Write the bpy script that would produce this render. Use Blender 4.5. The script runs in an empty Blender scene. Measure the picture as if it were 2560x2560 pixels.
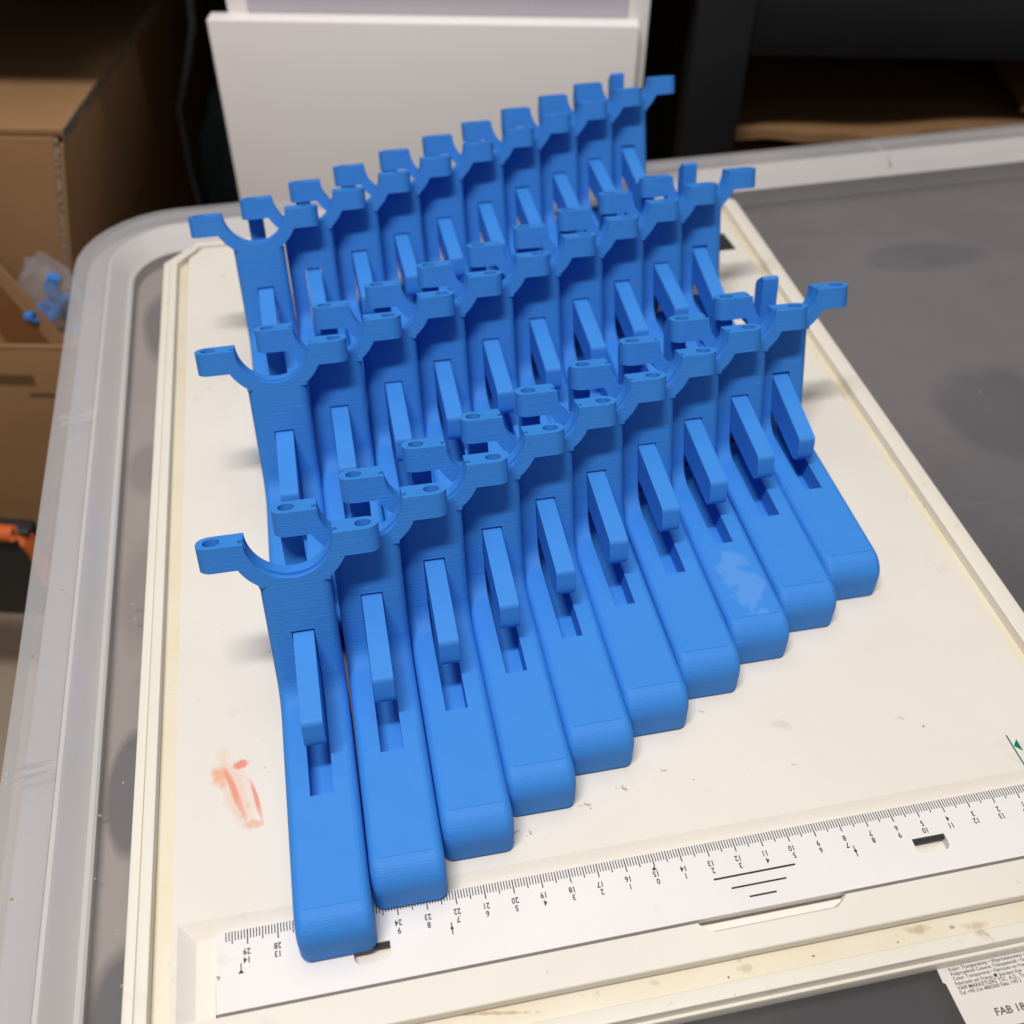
import bpy, bmesh, math, random
from mathutils import Vector, Matrix
R = math.radians
CM = 0.01
scene = bpy.context.scene
COL = scene.collection
random.seed(7)

# ------------------------------------------------------------------ camera
cam_data = bpy.data.cameras.new('camera')
cam = bpy.data.objects.new('camera', cam_data)
COL.objects.link(cam)
cam.location = (5.3515 * CM, -16.877 * CM, 35.052 * CM)
cam.rotation_euler = (R(45.2425), R(-0.4376), R(-11.3377))
cam_data.sensor_width = 36.0
cam_data.lens = 2669.6 / 2560 * 36.0
cam_data.clip_start = 0.01
cam_data.clip_end = 50
cam_data.dof.use_dof = True
cam_data.dof.focus_distance = 0.395
cam_data.dof.aperture_fstop = 10.0
scene.camera = cam

# ------------------------------------------------------------------ room light
world = bpy.data.worlds.new('World')
scene.world = world
world.use_nodes = True
wb = world.node_tree.nodes['Background']
wb.inputs[0].default_value = (1.0, 0.95, 0.90, 1)
wb.inputs[1].default_value = 0.14

# one long ceiling strip lamp running left to right above and in front of the board
lamp = bpy.data.lights.new('ceiling_strip_lamp', 'AREA'); lamp.shape = 'RECTANGLE'
lamp.size = 0.75; lamp.size_y = 0.13
lamp.energy = 30.0; lamp.color = (1.0, 0.957, 0.905)
lo = bpy.data.objects.new('ceiling_strip_lamp', lamp); COL.objects.link(lo)
lo.location = (-0.24, -0.33, 1.85)
lo.rotation_euler = (R(8), R(-8), 0)

# large soft area light added in place of light bounced off the ceiling
pan = bpy.data.lights.new('ceiling_bounce_fill', 'AREA'); pan.shape = 'SQUARE'
pan.size = 1.7; pan.energy = 13.5; pan.color = (1.0, 0.965, 0.93)
po = bpy.data.objects.new('ceiling_bounce_fill', pan); COL.objects.link(po)
po.location = (0.05, 0.45, 2.1)

vs = scene.view_settings
vs.view_transform = 'Standard'
vs.look = 'None'
vs.exposure = 0.0
vs.gamma = 1.0
scene.cycles.max_bounces = 8
scene.cycles.transparent_max_bounces = 12
scene.cycles.sample_clamp_indirect = 6.0

# ------------------------------------------------------------------ helpers
def tag(o, label=None, cat=None, group=None, kind=None):
    if label: o['label'] = label
    if cat: o['category'] = cat
    if group: o['group'] = group
    if kind: o['kind'] = kind
    return o

def obj(name, me, mat=None, parent=None):
    o = bpy.data.objects.new(name, me)
    COL.objects.link(o)
    if mat is not None and not me.materials:
        me.materials.append(mat)
    if parent: o.parent = parent
    return o

def empty(name, loc=(0, 0, 0), rz=0):
    o = bpy.data.objects.new(name, None)
    COL.objects.link(o)
    o.empty_display_size = 0.01
    o.location = [c * CM for c in loc]
    o.rotation_euler = (0, 0, rz)
    return o

def mesh(name, verts, faces, sharp=35):
    """verts in centimetres"""
    me = bpy.data.meshes.new(name)
    me.from_pydata([[c * CM for c in v] for v in verts], [], faces)
    bm = bmesh.new(); bm.from_mesh(me)
    bmesh.ops.recalc_face_normals(bm, faces=bm.faces)
    bm.to_mesh(me); bm.free()
    smooth(me, sharp)
    return me

def smooth(me, ang=35):
    for p in me.polygons: p.use_smooth = True
    me.set_sharp_from_angle(angle=R(ang))

def extrude(pts, a, b, fn):
    """closed 2-D outline pts swept between depths a and b; fn(u, v, d) -> xyz"""
    n = len(pts)
    v = [fn(u, w, a) for u, w in pts] + [fn(u, w, b) for u, w in pts]
    f = [list(range(n)), list(range(n, 2 * n))]
    for i in range(n):
        j = (i + 1) % n
        f.append([i, j, n + j, n + i])
    return v, f

YZ = lambda u, v, d: (d, u, v)
XY = lambda u, v, d: (u, v, d)

def arc(cx, cy, r, a0, a1, n):
    return [(cx + r * math.cos(R(a0 + (a1 - a0) * i / n)), cy + r * math.sin(R(a0 + (a1 - a0) * i / n))) for i in range(n + 1)]

def round_poly(pts, r, n=4):
    """round every corner of a 2-D polygon; r scalar or list"""
    out = []
    m = len(pts)
    for i in range(m):
        p0, p1, p2 = Vector(pts[i - 1]), Vector(pts[i]), Vector(pts[(i + 1) % m])
        rr = r[i] if isinstance(r, (list, tuple)) else r
        d0, d1 = (p0 - p1), (p2 - p1)
        if rr <= 0 or d0.length < 1e-6 or d1.length < 1e-6:
            out.append(tuple(p1)); continue
        d0n, d1n = d0.normalized(), d1.normalized()
        ang = math.acos(max(-1, min(1, d0n.dot(d1n))))
        t = rr / math.tan(ang / 2)
        t = min(t, d0.length * .49, d1.length * .49)
        a, b = p1 + d0n * t, p1 + d1n * t
        for k in range(n + 1):
            s = k / n
            q = a * (1 - s) ** 2 + p1 * 2 * s * (1 - s) + b * s * s
            out.append((q.x, q.y))
    return out

def finish(me, mods, sharp=35, weighted=True):
    """run modifiers (booleans with cutter meshes) and return the result as a plain mesh"""
    o = bpy.data.objects.new('work', me); COL.objects.link(o)
    tmp = [o]
    for kind, cut in mods:
        c = bpy.data.objects.new('cut', cut); COL.objects.link(c); tmp.append(c)
        m = o.modifiers.new('b', 'BOOLEAN'); m.operation = kind; m.solver = 'EXACT'; m.object = c
    dg = bpy.context.evaluated_depsgraph_get()
    res = bpy.data.meshes.new_from_object(o.evaluated_get(dg))
    for t in tmp: bpy.data.objects.remove(t)
    smooth(res, sharp)
    if weighted:
        o = bpy.data.objects.new('work', res); COL.objects.link(o)
        m = o.modifiers.new('w', 'WEIGHTED_NORMAL'); m.keep_sharp = True; m.weight = 80
        dg = bpy.context.evaluated_depsgraph_get()
        r2 = bpy.data.meshes.new_from_object(o.evaluated_get(dg))
        bpy.data.objects.remove(o)
        res = r2
    res.materials.clear()
    return res

def bevel(me, test, width, seg):
    bm = bmesh.new(); bm.from_mesh(me)
    es = [e for e in bm.edges if test(e)]
    bmesh.ops.bevel(bm, geom=es, offset=width * CM, offset_type='OFFSET', segments=seg, profile=.5, affect='EDGES')
    bm.to_mesh(me); bm.free()

def box(x0, x1, y0, y1, z0, z1):
    v = [(x, y, z) for z in (z0, z1) for y in (y0, y1) for x in (x0, x1)]
    f = [(0, 1, 3, 2), (4, 5, 7, 6), (0, 1, 5, 4), (2, 3, 7, 6), (0, 2, 6, 4), (1, 3, 7, 5)]
    return v, f

def box_mesh(name, dims, bev=0, seg=2):
    me = mesh(name, *box(*dims))
    if bev:
        bevel(me, lambda e: True, bev, seg)
        smooth(me, 50)
    return me

def tube(name, pts, r, n=8):
    vs_, fs = [], []
    P = [Vector(p) for p in pts]
    for i, p in enumerate(P):
        t = (P[min(i + 1, len(P) - 1)] - P[max(i - 1, 0)]).normalized()
        a = t.orthogonal().normalized(); b = t.cross(a)
        for k in range(n):
            w = 2 * math.pi * k / n
            vs_.append(tuple(p + a * math.cos(w) * r + b * math.sin(w) * r))
    for i in range(len(P) - 1):
        for k in range(n):
            fs.append((i * n + k, i * n + (k + 1) % n, (i + 1) * n + (k + 1) % n, (i + 1) * n + k))
    return mesh(name, vs_, fs, 60)

# ------------------------------------------------------------------ materials
class NT:
    def __init__(s, name):
        s.m = bpy.data.materials.new(name); s.m.use_nodes = True
        s.t = s.m.node_tree; s.n = s.t.nodes; s.l = s.t.links
        s.b = s.n['Principled BSDF']; s.out = s.n['Material Output']
    def node(s, typ, **kw):
        nd = s.n.new(typ)
        for k, v in kw.items():
            if k.startswith('i_'):
                key = k[2:]
                nd.inputs[int(key) if key.isdigit() else key.replace('_', ' ')].default_value = v
            else: setattr(nd, k, v)
        return nd
    def link(s, a, b): s.l.new(a, b)
    def coord(s):
        return s.node('ShaderNodeTexCoord').outputs['Object']
    def math(s, op, a, b=None, clamp=False):
        nd = s.node('ShaderNodeMath', operation=op, use_clamp=clamp)
        for i, x in enumerate((a, b)):
            if x is None: continue
            if isinstance(x, (int, float)): nd.inputs[i].default_value = x
            else: s.link(x, nd.inputs[i])
        return nd.outputs[0]
    def mapping(s, vec, scale=(1, 1, 1), loc=(0, 0, 0), rot=(0, 0, 0)):
        nd = s.node('ShaderNodeMapping'); s.link(vec, nd.inputs[0])
        nd.inputs['Location'].default_value = loc; nd.inputs['Rotation'].default_value = rot; nd.inputs['Scale'].default_value = scale
        return nd.outputs[0]
    def noise(s, vec, scale, detail=4, rough=.55, dist=0):
        nd = s.node('ShaderNodeTexNoise'); s.link(vec, nd.inputs['Vector'])
        nd.inputs['Scale'].default_value = scale; nd.inputs['Detail'].default_value = detail
        nd.inputs['Roughness'].default_value = rough; nd.inputs['Distortion'].default_value = dist
        return nd.outputs['Fac']
    def ramp(s, fac, stops):
        nd = s.node('ShaderNodeValToRGB'); s.link(fac, nd.inputs[0])
        e = nd.color_ramp.elements
        while len(e) < len(stops): e.new(.5)
        for el, (p, c) in zip(e, stops):
            el.position = p; el.color = c if len(c) == 4 else (*c, 1)
        return nd.outputs[0]
    def step(s, fac, a, b):
        nd = s.node('ShaderNodeMapRange', clamp=True); s.link(fac, nd.inputs[0])
        nd.inputs[1].default_value = a; nd.inputs[2].default_value = b
        return nd.outputs[0]
    def mix(s, fac, a, b):
        nd = s.node('ShaderNodeMix', data_type='RGBA')
        for k, x in ((0, fac), (6, a), (7, b)):
            if isinstance(x, (int, float)): nd.inputs[k].default_value = x
            elif isinstance(x, tuple): nd.inputs[k].default_value = (*x, 1) if len(x) == 3 else x
            else: s.link(x, nd.inputs[k])
        return nd.outputs[2]
    def bump(s, h, strength, dist):
        nd = s.node('ShaderNodeBump'); s.link(h, nd.inputs['Height'])
        nd.inputs['Strength'].default_value = strength; nd.inputs['Distance'].default_value = dist
        s.link(nd.outputs[0], s.b.inputs['Normal'])
        return nd
    def set(s, **kw):
        for k, v in kw.items(): s.b.inputs[k.replace('_', ' ')].default_value = v

def plain(name, col, rough=.5, spec=.5, grain=0, gscale=300):
    t = NT(name)
    t.set(Base_Color=(*col, 1), Roughness=rough, Specular_IOR_Level=spec)
    if grain:
        nz = t.noise(t.coord(), gscale, 4)
        c = t.mix(nz, tuple(x * (1 - grain) for x in col), tuple(min(1, x * (1 + grain)) for x in col))
        t.link(c, t.b.inputs['Base Color'])
    return t.m

BLUE = (0.040, 0.246, 0.745)
def blue_plastic(name, layered=True, scuff=False):
    t = NT(name)
    co = t.coord()
    sep = t.node('ShaderNodeSeparateXYZ'); t.link(co, sep.inputs[0])
    info = t.node('ShaderNodeObjectInfo')
    rnd = info.outputs['Random']
    tone = t.noise(co, 60, 3)
    c = t.mix(tone, (BLUE[0] * .9, BLUE[1] * .96, BLUE[2] * .97), (BLUE[0] * 1.15, BLUE[1] * 1.04, BLUE[2] * 1.02))
    rough = t.math('ADD', t.math('MULTIPLY', t.noise(co, 140, 3), .12), .56)
    if layered:
        wob = t.math('MULTIPLY', t.noise(t.mapping(co, (25, 25, 900)), 1.0, 2), .0004)
        zz = t.math('ADD', sep.outputs[2], wob)
        ph = t.math('MULTIPLY', zz, 2 * math.pi / .00042)
        wave = t.math('MULTIPLY', t.math('SINE', ph), .28)
        streak = t.noise(t.mapping(co, (35, 35, 2300)), 1.0, 3)      # uneven single layers
        flaw = t.step(t.noise(t.mapping(co, (220, 220, 700)), 1.0, 2), .62, .75)
        infill = t.math('SINE', t.math('MULTIPLY', t.math('ADD', sep.outputs[0], t.math('MULTIPLY', sep.outputs[1], .8)), 2 * math.pi / .0007))
        geo = t.node('ShaderNodeNewGeometry')
        gz = t.node('ShaderNodeSeparateXYZ'); t.link(geo.outputs['True Normal'], gz.inputs[0])
        flat = t.step(gz.outputs[2], .985, .999)
        patch = t.step(t.noise(co, 45, 2), .5, .68)
        h = t.math('ADD', wave, t.math('MULTIPLY', streak, 2.6))
        h = t.math('ADD', h, t.math('MULTIPLY', flaw, .8))
        h = t.math('MULTIPLY', h, t.math('SUBTRACT', 1.0, flat))
        h = t.math('ADD', h, t.math('MULTIPLY', t.math('MULTIPLY', infill, .35), t.math('MULTIPLY', flat, patch)))
        c = t.mix(t.math('MULTIPLY', t.step(streak, .35, .68), .09), c, (.022, .185, .60))
        c = t.mix(t.math('MULTIPLY', flaw, .16), c, (.075, .31, .80))
        t.bump(h, .7, .00010)
    else:
        streak = t.noise(t.mapping(co, (1500, 60, 60)), 1.0, 3)
        t.bump(streak, .35, .00008)
    if scuff:
        mx = t.mapping(co, (1, 1, 1), (.0, -.0275, 0))
        s2 = t.node('ShaderNodeSeparateXYZ'); t.link(mx, s2.inputs[0])
        ex = t.math('POWER', t.math('DIVIDE', s2.outputs[0], .0095), 2.0)
        ey = t.math('POWER', t.math('DIVIDE', s2.outputs[1], .021), 2.0)
        rad = t.math('ADD', ex, ey)
        blob = t.math('ADD', rad, t.math('MULTIPLY', t.math('SUBTRACT', t.noise(co, 130, 3), .5), 3.2))
        m = t.math('SUBTRACT', 1.0, t.step(blob, .45, .8))
        hatch = t.step(t.math('SINE', t.math('MULTIPLY', t.math('ADD', sep.outputs[0], t.math('MULTIPLY', sep.outputs[1], .75)), 2 * math.pi / .00085)), -.6, .8)
        top = t.step(sep.outputs[2], .0188, .0193)
        m = t.math('MULTIPLY', t.math('MULTIPLY', m, top), t.math('ADD', t.math('MULTIPLY', hatch, .36), .08))
        c = t.mix(m, c, (.22, .47, .88))
    t.link(c, t.b.inputs['Base Color'])
    t.link(rough, t.b.inputs['Roughness'])
    t.set(Specular_IOR_Level=.30)
    return t.m

M_BODY = blue_plastic('blue_printed_plastic')
M_SCUFF = blue_plastic('blue_printed_plastic_scuffed', scuff=True)
M_LEVER = blue_plastic('blue_printed_plastic_smooth', layered=False)

def board_material(name, base, yellow=0.0, marks=False, stains=False):
    t = NT(name); co = t.coord()
    mott = t.noise(co, 9, 5, .6)
    c = t.mix(t.step(mott, .3, .75), tuple(x * .955 for x in base), tuple(min(1, x * 1.02) for x in base))
    if yellow:
        ym = t.step(t.noise(co, 30, 5, .65), .35, .75)
        c = t.mix(t.math('MULTIPLY', ym, yellow), c, (.70, .60, .38))
        st = t.step(t.noise(co, 90, 5, .7), .63, .72)
        c = t.mix(t.math('MULTIPLY', st, .5), c, (.42, .27, .13))
    sm = t.step(t.noise(t.mapping(co, (1, 1, 1), (3, 1, 0)), 22, 6, .7, .6), .62, .78)
    c = t.mix(t.math('MULTIPLY', sm, .34), c, (.42, .38, .33))
    sm2 = t.step(t.noise(t.mapping(co, (1, 1, 1), (1, 5, 0)), 75, 6, .75, .8), .63, .74)
    c = t.mix(t.math('MULTIPLY', sm2, .30), c, (.36, .31, .26))
    vor = t.node('ShaderNodeTexVoronoi'); t.link(co, vor.inputs['Vector']); vor.inputs['Scale'].default_value = 95
    sp = t.math('LESS_THAN', vor.outputs['Distance'], .055)
    gate = t.step(t.noise(co, 26, 3), .52, .6)
    c = t.mix(t.math('MULTIPLY', t.math('MULTIPLY', sp, gate), .75), c, (.16, .12, .09))
    sep = t.node('ShaderNodeSeparateXYZ'); t.link(co, sep.inputs[0])
    if True:
        def blob(cx, cy, rx, ry, rot, nscale, amp, a, b, stretch=(1, 1, 1)):
            m = t.mapping(co, (1, 1, 1), (-cx * CM, -cy * CM, 0))
            m = t.mapping(m, (1, 1, 1), (0, 0, 0), (0, 0, R(rot)))
            s2 = t.node('ShaderNodeSeparateXYZ'); t.link(m, s2.inputs[0])
            e = t.math('ADD', t.math('POWER', t.math('DIVIDE', s2.outputs[0], rx * CM), 2.0), t.math('POWER', t.math('DIVIDE', s2.outputs[1], ry * CM), 2.0))
            nz = t.math('MULTIPLY', t.math('SUBTRACT', t.noise(t.mapping(m, stretch), nscale, 4, .65), .5), amp)
            return t.math('SUBTRACT', 1.0, t.step(t.math('ADD', e, nz), a, b))
    if marks:
        # rubbed red crayon smear on the left of the board
        c = t.mix(t.math('MULTIPLY', blob(-.25, 5.3, .62, 1.75, -17, 200, 3.0, .2, 1.0, (2.2, .35, 1)), .42), c, (.80, .45, .30))
        c = t.mix(t.math('MULTIPLY', blob(-.85, 6.05, .36, .55, -20, 200, 2.6, .2, 1.0), .75), c, (.80, .36, .20))
        c = t.mix(t.math('MULTIPLY', blob(-.33, 5.3, .15, 1.35, -18, 260, 2.2, .2, 1.1, (2.5, .3, 1)), .85), c, (.79, .26, .17))
        c = t.mix(t.math('MULTIPLY', blob(.47, 4.75, .10, 1.05, -12, 260, 2.2, .2, 1.1, (2.5, .3, 1)), .85), c, (.79, .24, .16))
        c = t.mix(t.math('MULTIPLY', blob(-.08, 6.45, .34, .22, -5, 260, 2.0, .3, 1.1, (2.5, .4, 1)), .9), c, (.79, .25, .17))
        c = t.mix(t.math('MULTIPLY', blob(.32, 3.85, .40, .22, 10, 200, 2.4, .2, 1.0), .6), c, (.79, .33, .22))
        c = t.mix(t.math('MULTIPLY', blob(-.75, 7.0, .30, .45, 0, 180, 2.6, .1, 1.0), .35), c, (.76, .55, .38))
        # old tape residue in front of the feet
        def grime(cx, cy, rx, ry, rot, k):
            return t.math('MULTIPLY', blob(cx, cy, rx, ry, rot, 330, 5.5, -.5, .1), k)
        for a in ((9.3, 1.7, 1.7, .30, 4, .8), (12.2, 2.3, .5, .2, 20, .85), (13.7, 2.7, .4, .25, 40, .9), (10.9, 2.4, .4, .3, 10, .6), (15.4, 3.1, .3, .2, 0, .7), (17.6, 5.4, .45, .18, 25, .6), (20.3, 2.4, .3, .2, 0, .4), (25.2, 3.6, .4, .25, 30, .35)):
            c = t.mix(grime(*a), c, (.28, .21, .13))
        c = t.mix(t.math('MULTIPLY', blob(20.5, 4.2, .6, .35, 30, 140, 3.0, .0, .7), .22), c, (.35, .29, .22))
    if stains:
        for cx, cy, rx, ry, k, col in ((22.2, -4.15, .5, .22, .5, (.34, .20, .09)), (24.2, -4.42, .5, .2, .45, (.45, .28, .14)), (16.0, -4.25, .35, .2, .35, (.34, .22, .10)), (23.38, -4.33, .12, .09, .6, (.08, .08, .14)), (18.37, -4.35, .08, .04, .9, (.02, .015, .02)), (15.36, -4.46, .04, .07, .9, (.02, .015, .02)), (12.9, -4.15, .3, .12, .3, (.36, .22, .10)), (7.2, -4.02, 2.2, .07, .6, (.42, .24, .09)), (28.5, -4.35, .5, .2, .4, (.40, .25, .12))):
            c = t.mix(t.math('MULTIPLY', blob(cx, cy, rx, ry, 10, 260, 3.0, .1, .9), k), c, col)
    t.link(c, t.b.inputs['Base Color'])
    t.link(t.math('ADD', t.math('MULTIPLY', mott, .2), .32), t.b.inputs['Roughness'])
    t.set(Specular_IOR_Level=.38)
    t.bump(t.noise(co, 500, 3), .08, .0002)
    return t.m

M_BOARD = board_material('cream_board_plastic', (.80, .755, .69), marks=True)
M_RIM = board_material('cream_rim_plastic', (.80, .76, .68), yellow=.10)
M_CHANF = board_material('yellowed_front_channel_plastic', (.76, .71, .60), yellow=.5, stains=True)
M_CHAN = board_material('yellowed_channel_plastic', (.74, .69, .58), yellow=.65)

def ruler_material():
    t = NT('white_ruler_plastic'); co = t.coord()
    mott = t.noise(co, 14, 5, .6)
    c = t.mix(t.step(mott, .3, .75), (.79, .765, .76), (.84, .815, .805))
    m1 = t.step(t.noise(t.mapping(co, (1, 1, 1), (.3, .7, 0)), 40, 6, .7, .4), .64, .74)
    c = t.mix(t.math('MULTIPLY', m1, .35), c, (.55, .45, .36))
    m2 = t.step(t.noise(t.mapping(co, (1, 1, 1), (.9, .1, 0)), 160, 5, .7), .70, .76)
    c = t.mix(t.math('MULTIPLY', m2, .45), c, (.40, .32, .28))
    t.link(c, t.b.inputs['Base Color'])
    t.set(Roughness=.33, Specular_IOR_Level=.4)
    return t.m
M_RULER = ruler_material()
M_INK = plain('black_ink', (.022, .022, .026), .5, .3)
M_INK2 = plain('grey_ink', (.05, .05, .06), .5, .3)
M_GREEN = plain('green_ink', (.0, .17, .13), .5, .3)
M_DARK = plain('slot_shade', (.03, .028, .026), .6, .3)  # near-black colour painted as the shade inside slots

def cardboard(name, base=(.34, .19, .092)):
    t = NT(name); co = t.coord()
    fl = t.noise(t.mapping(co, (8, 8, 220)), 1.0, 3)
    bl = t.noise(co, 7, 4)
    c = t.mix(bl, tuple(x * .85 for x in base), tuple(x * 1.12 for x in base))
    c = t.mix(t.math('MULTIPLY', fl, .18), c, tuple(x * .7 for x in base))
    t.link(c, t.b.inputs['Base Color'])
    t.set(Roughness=.8, Specular_IOR_Level=.15)
    t.bump(t.noise(co, 120, 4), .25, .0006)
    return t.m
M_CARD = cardboard('brown_cardboard')
def corrugated():
    t = NT('corrugated_cut_edge'); co = t.coord()
    v = t.node('ShaderNodeTexVoronoi'); t.link(co, v.inputs['Vector']); v.inputs['Scale'].default_value = 330
    c = t.mix(t.step(v.outputs['Distance'], .15, .55), (.05, .033, .02), (.42, .32, .23))
    t.link(c, t.b.inputs['Base Color']); t.set(Roughness=.9, Specular_IOR_Level=.1)
    return t.m
M_CORR = corrugated()
M_TAPE = plain('brown_packing_tape', (.20, .085, .032), .3, .45, .15, 40)

def lid_material(name, alpha, col=(.62, .60, .61)):
    t = NT(name); co = t.coord()
    nz = t.noise(co, 5, 4)
    c = t.mix(nz, tuple(x * .93 for x in col), tuple(min(1, x * 1.05) for x in col))
    t.link(c, t.b.inputs['Base Color'])
    t.set(Roughness=.30, Specular_IOR_Level=.45)
    t.link(t.math('ADD', t.math('MULTIPLY', t.noise(co, 30, 4), .12), .15), t.b.inputs['Roughness'])
    tr = t.node('ShaderNodeBsdfTransparent'); tr.inputs[0].default_value = (.96, .96, .97, 1)
    mx = t.node('ShaderNodeMixShader')
    scr = t.step(t.noise(t.mapping(co, (6, 190, 6), (0, 0, 0), (0, 0, R(-28))), 1.0, 4, .6), .66, .74)
    haze = t.step(t.noise(co, 9, 5, .65), .45, .8)
    t.link(t.math('ADD', t.math('ADD', t.math('MULTIPLY', scr, .10), t.math('MULTIPLY', haze, .06)), alpha), mx.inputs[0])
    t.link(tr.outputs[0], mx.inputs[1]); t.link(t.b.outputs[0], mx.inputs[2])
    t.link(mx.outputs[0], t.out.inputs['Surface'])
    sc = t.noise(t.mapping(co, (30, 260, 30), (0, 0, 0), (0, 0, R(35))), 1.0, 3)
    t.bump(sc, .06, .0004)
    return t.m
M_LIDF = lid_material('milky_translucent_plastic', .10)
M_LIDR = lid_material('milky_translucent_plastic_thick', .50, (.64, .63, .66))

# ------------------------------------------------------------------ blue bracket geometry (cm)
TH = R(18.94); ST, CT = math.sin(TH), math.cos(TH)
Y0, Z0, HB = 10.176, 4.617, 1.963          # post front face at the top of its slot; foot height
def post(n, s): return (Y0 + n * CT + s * ST, Z0 - n * ST + s * CT)     # post frame -> (y, z)
W = 1.262
S_TOP = 1.95

def body_mesh():
    k = Y0 - (Z0 - HB) * math.tan(TH)      # where the post face would meet the foot top
    fa, fb = Vector((k - .78, HB)), Vector((k + .78 * ST, HB + .78 * CT))
    kp = Vector((k, HB))
    fil = []
    for i in range(9):
        s = i / 8
        q = fa * (1 - s) ** 2 + kp * 2 * s * (1 - s) + fb * s * s
        fil.append((q.x, q.y))
    prof = [(0.12, 0), (.04, .05), (0, .15), (0.0, .95)]
    prof += arc(.98, HB - .98, .98, 180, 90, 10)[1:]
    prof += fil
    back = post(1.0, -(Z0 - ST) / CT)
    prof += [post(0, S_TOP), post(1.0, S_TOP), back]
    me = mesh('bracket_body', *extrude(prof, -W, W, YZ))
    top = [Vector((y * CM, z * CM)) for y, z in (post(0, S_TOP), post(1.0, S_TOP))]
    def side(e):
        a, b = e.verts
        if abs(abs(a.co.x) - W * CM) > 1e-7 or abs(a.co.x - b.co.x) > 1e-7: return False
        if all(min((Vector((v.co.y, v.co.z)) - t).length for t in top) < 1e-6 for v in (a, b)): return False
        return max(a.co.z, b.co.z) > 1e-5
    bevel(me, side, .35, 5)
    top_y, top_z = post(0, 0)
    by, bz = post(1.6, 0)
    cut = [(4.95, 1.0), (4.95, 4.4), (top_y - .35, top_z + .35 * .343), (top_y, top_z), (by, bz), (by + 1.0, bz - .3), (by + 1.0, 1.0)]
    cme = mesh('cut', *extrude(cut, -.415, .415, YZ))
    return finish(me, [('DIFFERENCE', cme)], 38)

def skin_mesh():      # last printed layer of the foot top stands a hair proud
    skin = round_poly([(-.97, .90), (.97, .90), (.97, 8.35), (.415, 8.35), (.415, 4.95), (-.415, 4.95), (-.415, 8.35), (-.97, 8.35)], [.14, .14, 0, 0, 0, 0, 0, 0], 4)
    return mesh('bracket_top_skin', *extrude(skin, HB - .03, HB + .012, XY), 30)

def cradle_mesh():
    SU, RI, RO = 3.74, 1.55, 2.10
    eb = 2.78
    xo = math.sqrt(RO ** 2 - (SU - eb) ** 2)
    a_e = math.degrees(math.atan2(eb - SU, xo)); a_p = math.degrees(math.atan2(-math.sqrt(RO ** 2 - W ** 2), W))
    right = arc(0, SU, RO, a_p, a_e, 8)                 # outer arc from post side to ear
    outl = [(W, S_TOP)] + [p for p in right if p[1] > S_TOP + .01 or p[0] > W + .01]
    outl += [(3.19, eb), (3.19, SU)]
    inner = arc(0, SU, RI, 0, -180, 36)
    left = [(-x, s) for x, s in reversed(outl)]
    pts = outl + inner + left
    f = lambda u, v, d: (u, *post(d, v))
    me = mesh('bracket_cradle', *extrude(pts, 0, 1.0, f))
    def ear(e):
        a, b = e.verts
        return abs(a.co.x - b.co.x) < 1e-7 and abs(abs(a.co.x) - 3.19 * CM) < 1e-6 and abs((a.co - b.co).length - (SU - eb) * CM) < 1e-5
    bevel(me, ear, .47, 6)
    cuts = []
    gr = RI + .17
    circ = arc(0, SU, gr, 0, 360, 40)[:-1]
    cuts.append(mesh('cut', *extrude(circ, .20, .43, f)))
    for sx in (-1, 1):
        c = arc(sx * 2.644, .5, .30, 0, 360, 20)[:-1]
        g = lambda u, v, d: (u, *post(v, d))
        cuts.append(mesh('cut', *extrude(c, 2.3, 4.3, g)))
    return finish(me, [('DIFFERENCE', c) for c in cuts], 38)

def lever_mesh():
    nose = [(6.66, 4.21), (6.54, 4.18), (6.46, 4.10), (6.42, 4.0), (6.31, 3.58), (6.26, 3.36), (6.26, 3.2), (6.31, 3.06), (6.42, 2.95), (6.58, 2.89), (6.8, 2.88), (7.1, 2.89)]
    p = list(reversed(nose))
    slope = lambda y, z0, y0: z0 + (y - y0) * .088
    p += [(10.3, slope(10.3, 4.20, 6.64)), (11.2, slope(11.2, 4.20, 6.64) - .05)]
    inner = [post(2.2, -.35), post(2.2, 3.80), post(2.24, 3.90), post(2.34, 3.95), post(2.52, 3.92), post(2.9, 3.66), post(3.06, 3.5), post(3.1, 3.3), post(3.1, -.8), post(2.95, -1.1), post(2.6, -1.25)]
    p += inner
    p += [(11.0, 3.05), (8.0, 2.95)]
    me = mesh('bracket_lever', *extrude(p, -.385, .385, YZ))
    bevel(me, lambda e: abs(e.verts[0].co.x - e.verts[1].co.x) < 1e-7, .035, 2)
    return finish(me, [], 30)

ME_BODY, ME_CRADLE, ME_LEVER, ME_SKIN = body_mesh(), cradle_mesh(), lever_mesh(), skin_mesh()
ME_TONGUE = mesh('bracket_tongue', *box(-.85, .85, 9.25, 11.0, .01, .93), 30)
ME_SKIN_S = ME_SKIN.copy(); ME_SKIN_S.materials.append(M_SCUFF)
for m_, mt in ((ME_BODY, M_BODY), (ME_CRADLE, M_BODY), (ME_LEVER, M_LEVER), (ME_SKIN, M_BODY), (ME_TONGUE, M_BODY)): m_.materials.append(mt)

PIV = (10.9, 3.7)
def set_lever(o, deg):
    """turn the loose lever about its pin (x axis), positive lifts the front end"""
    a = -R(deg)
    y, z = PIV[0] * CM, PIV[1] * CM
    o.rotation_euler = (a, 0, 0)
    o.location = (0, y - (y * math.cos(a) - z * math.sin(a)), z - (y * math.sin(a) + z * math.cos(a)))

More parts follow.
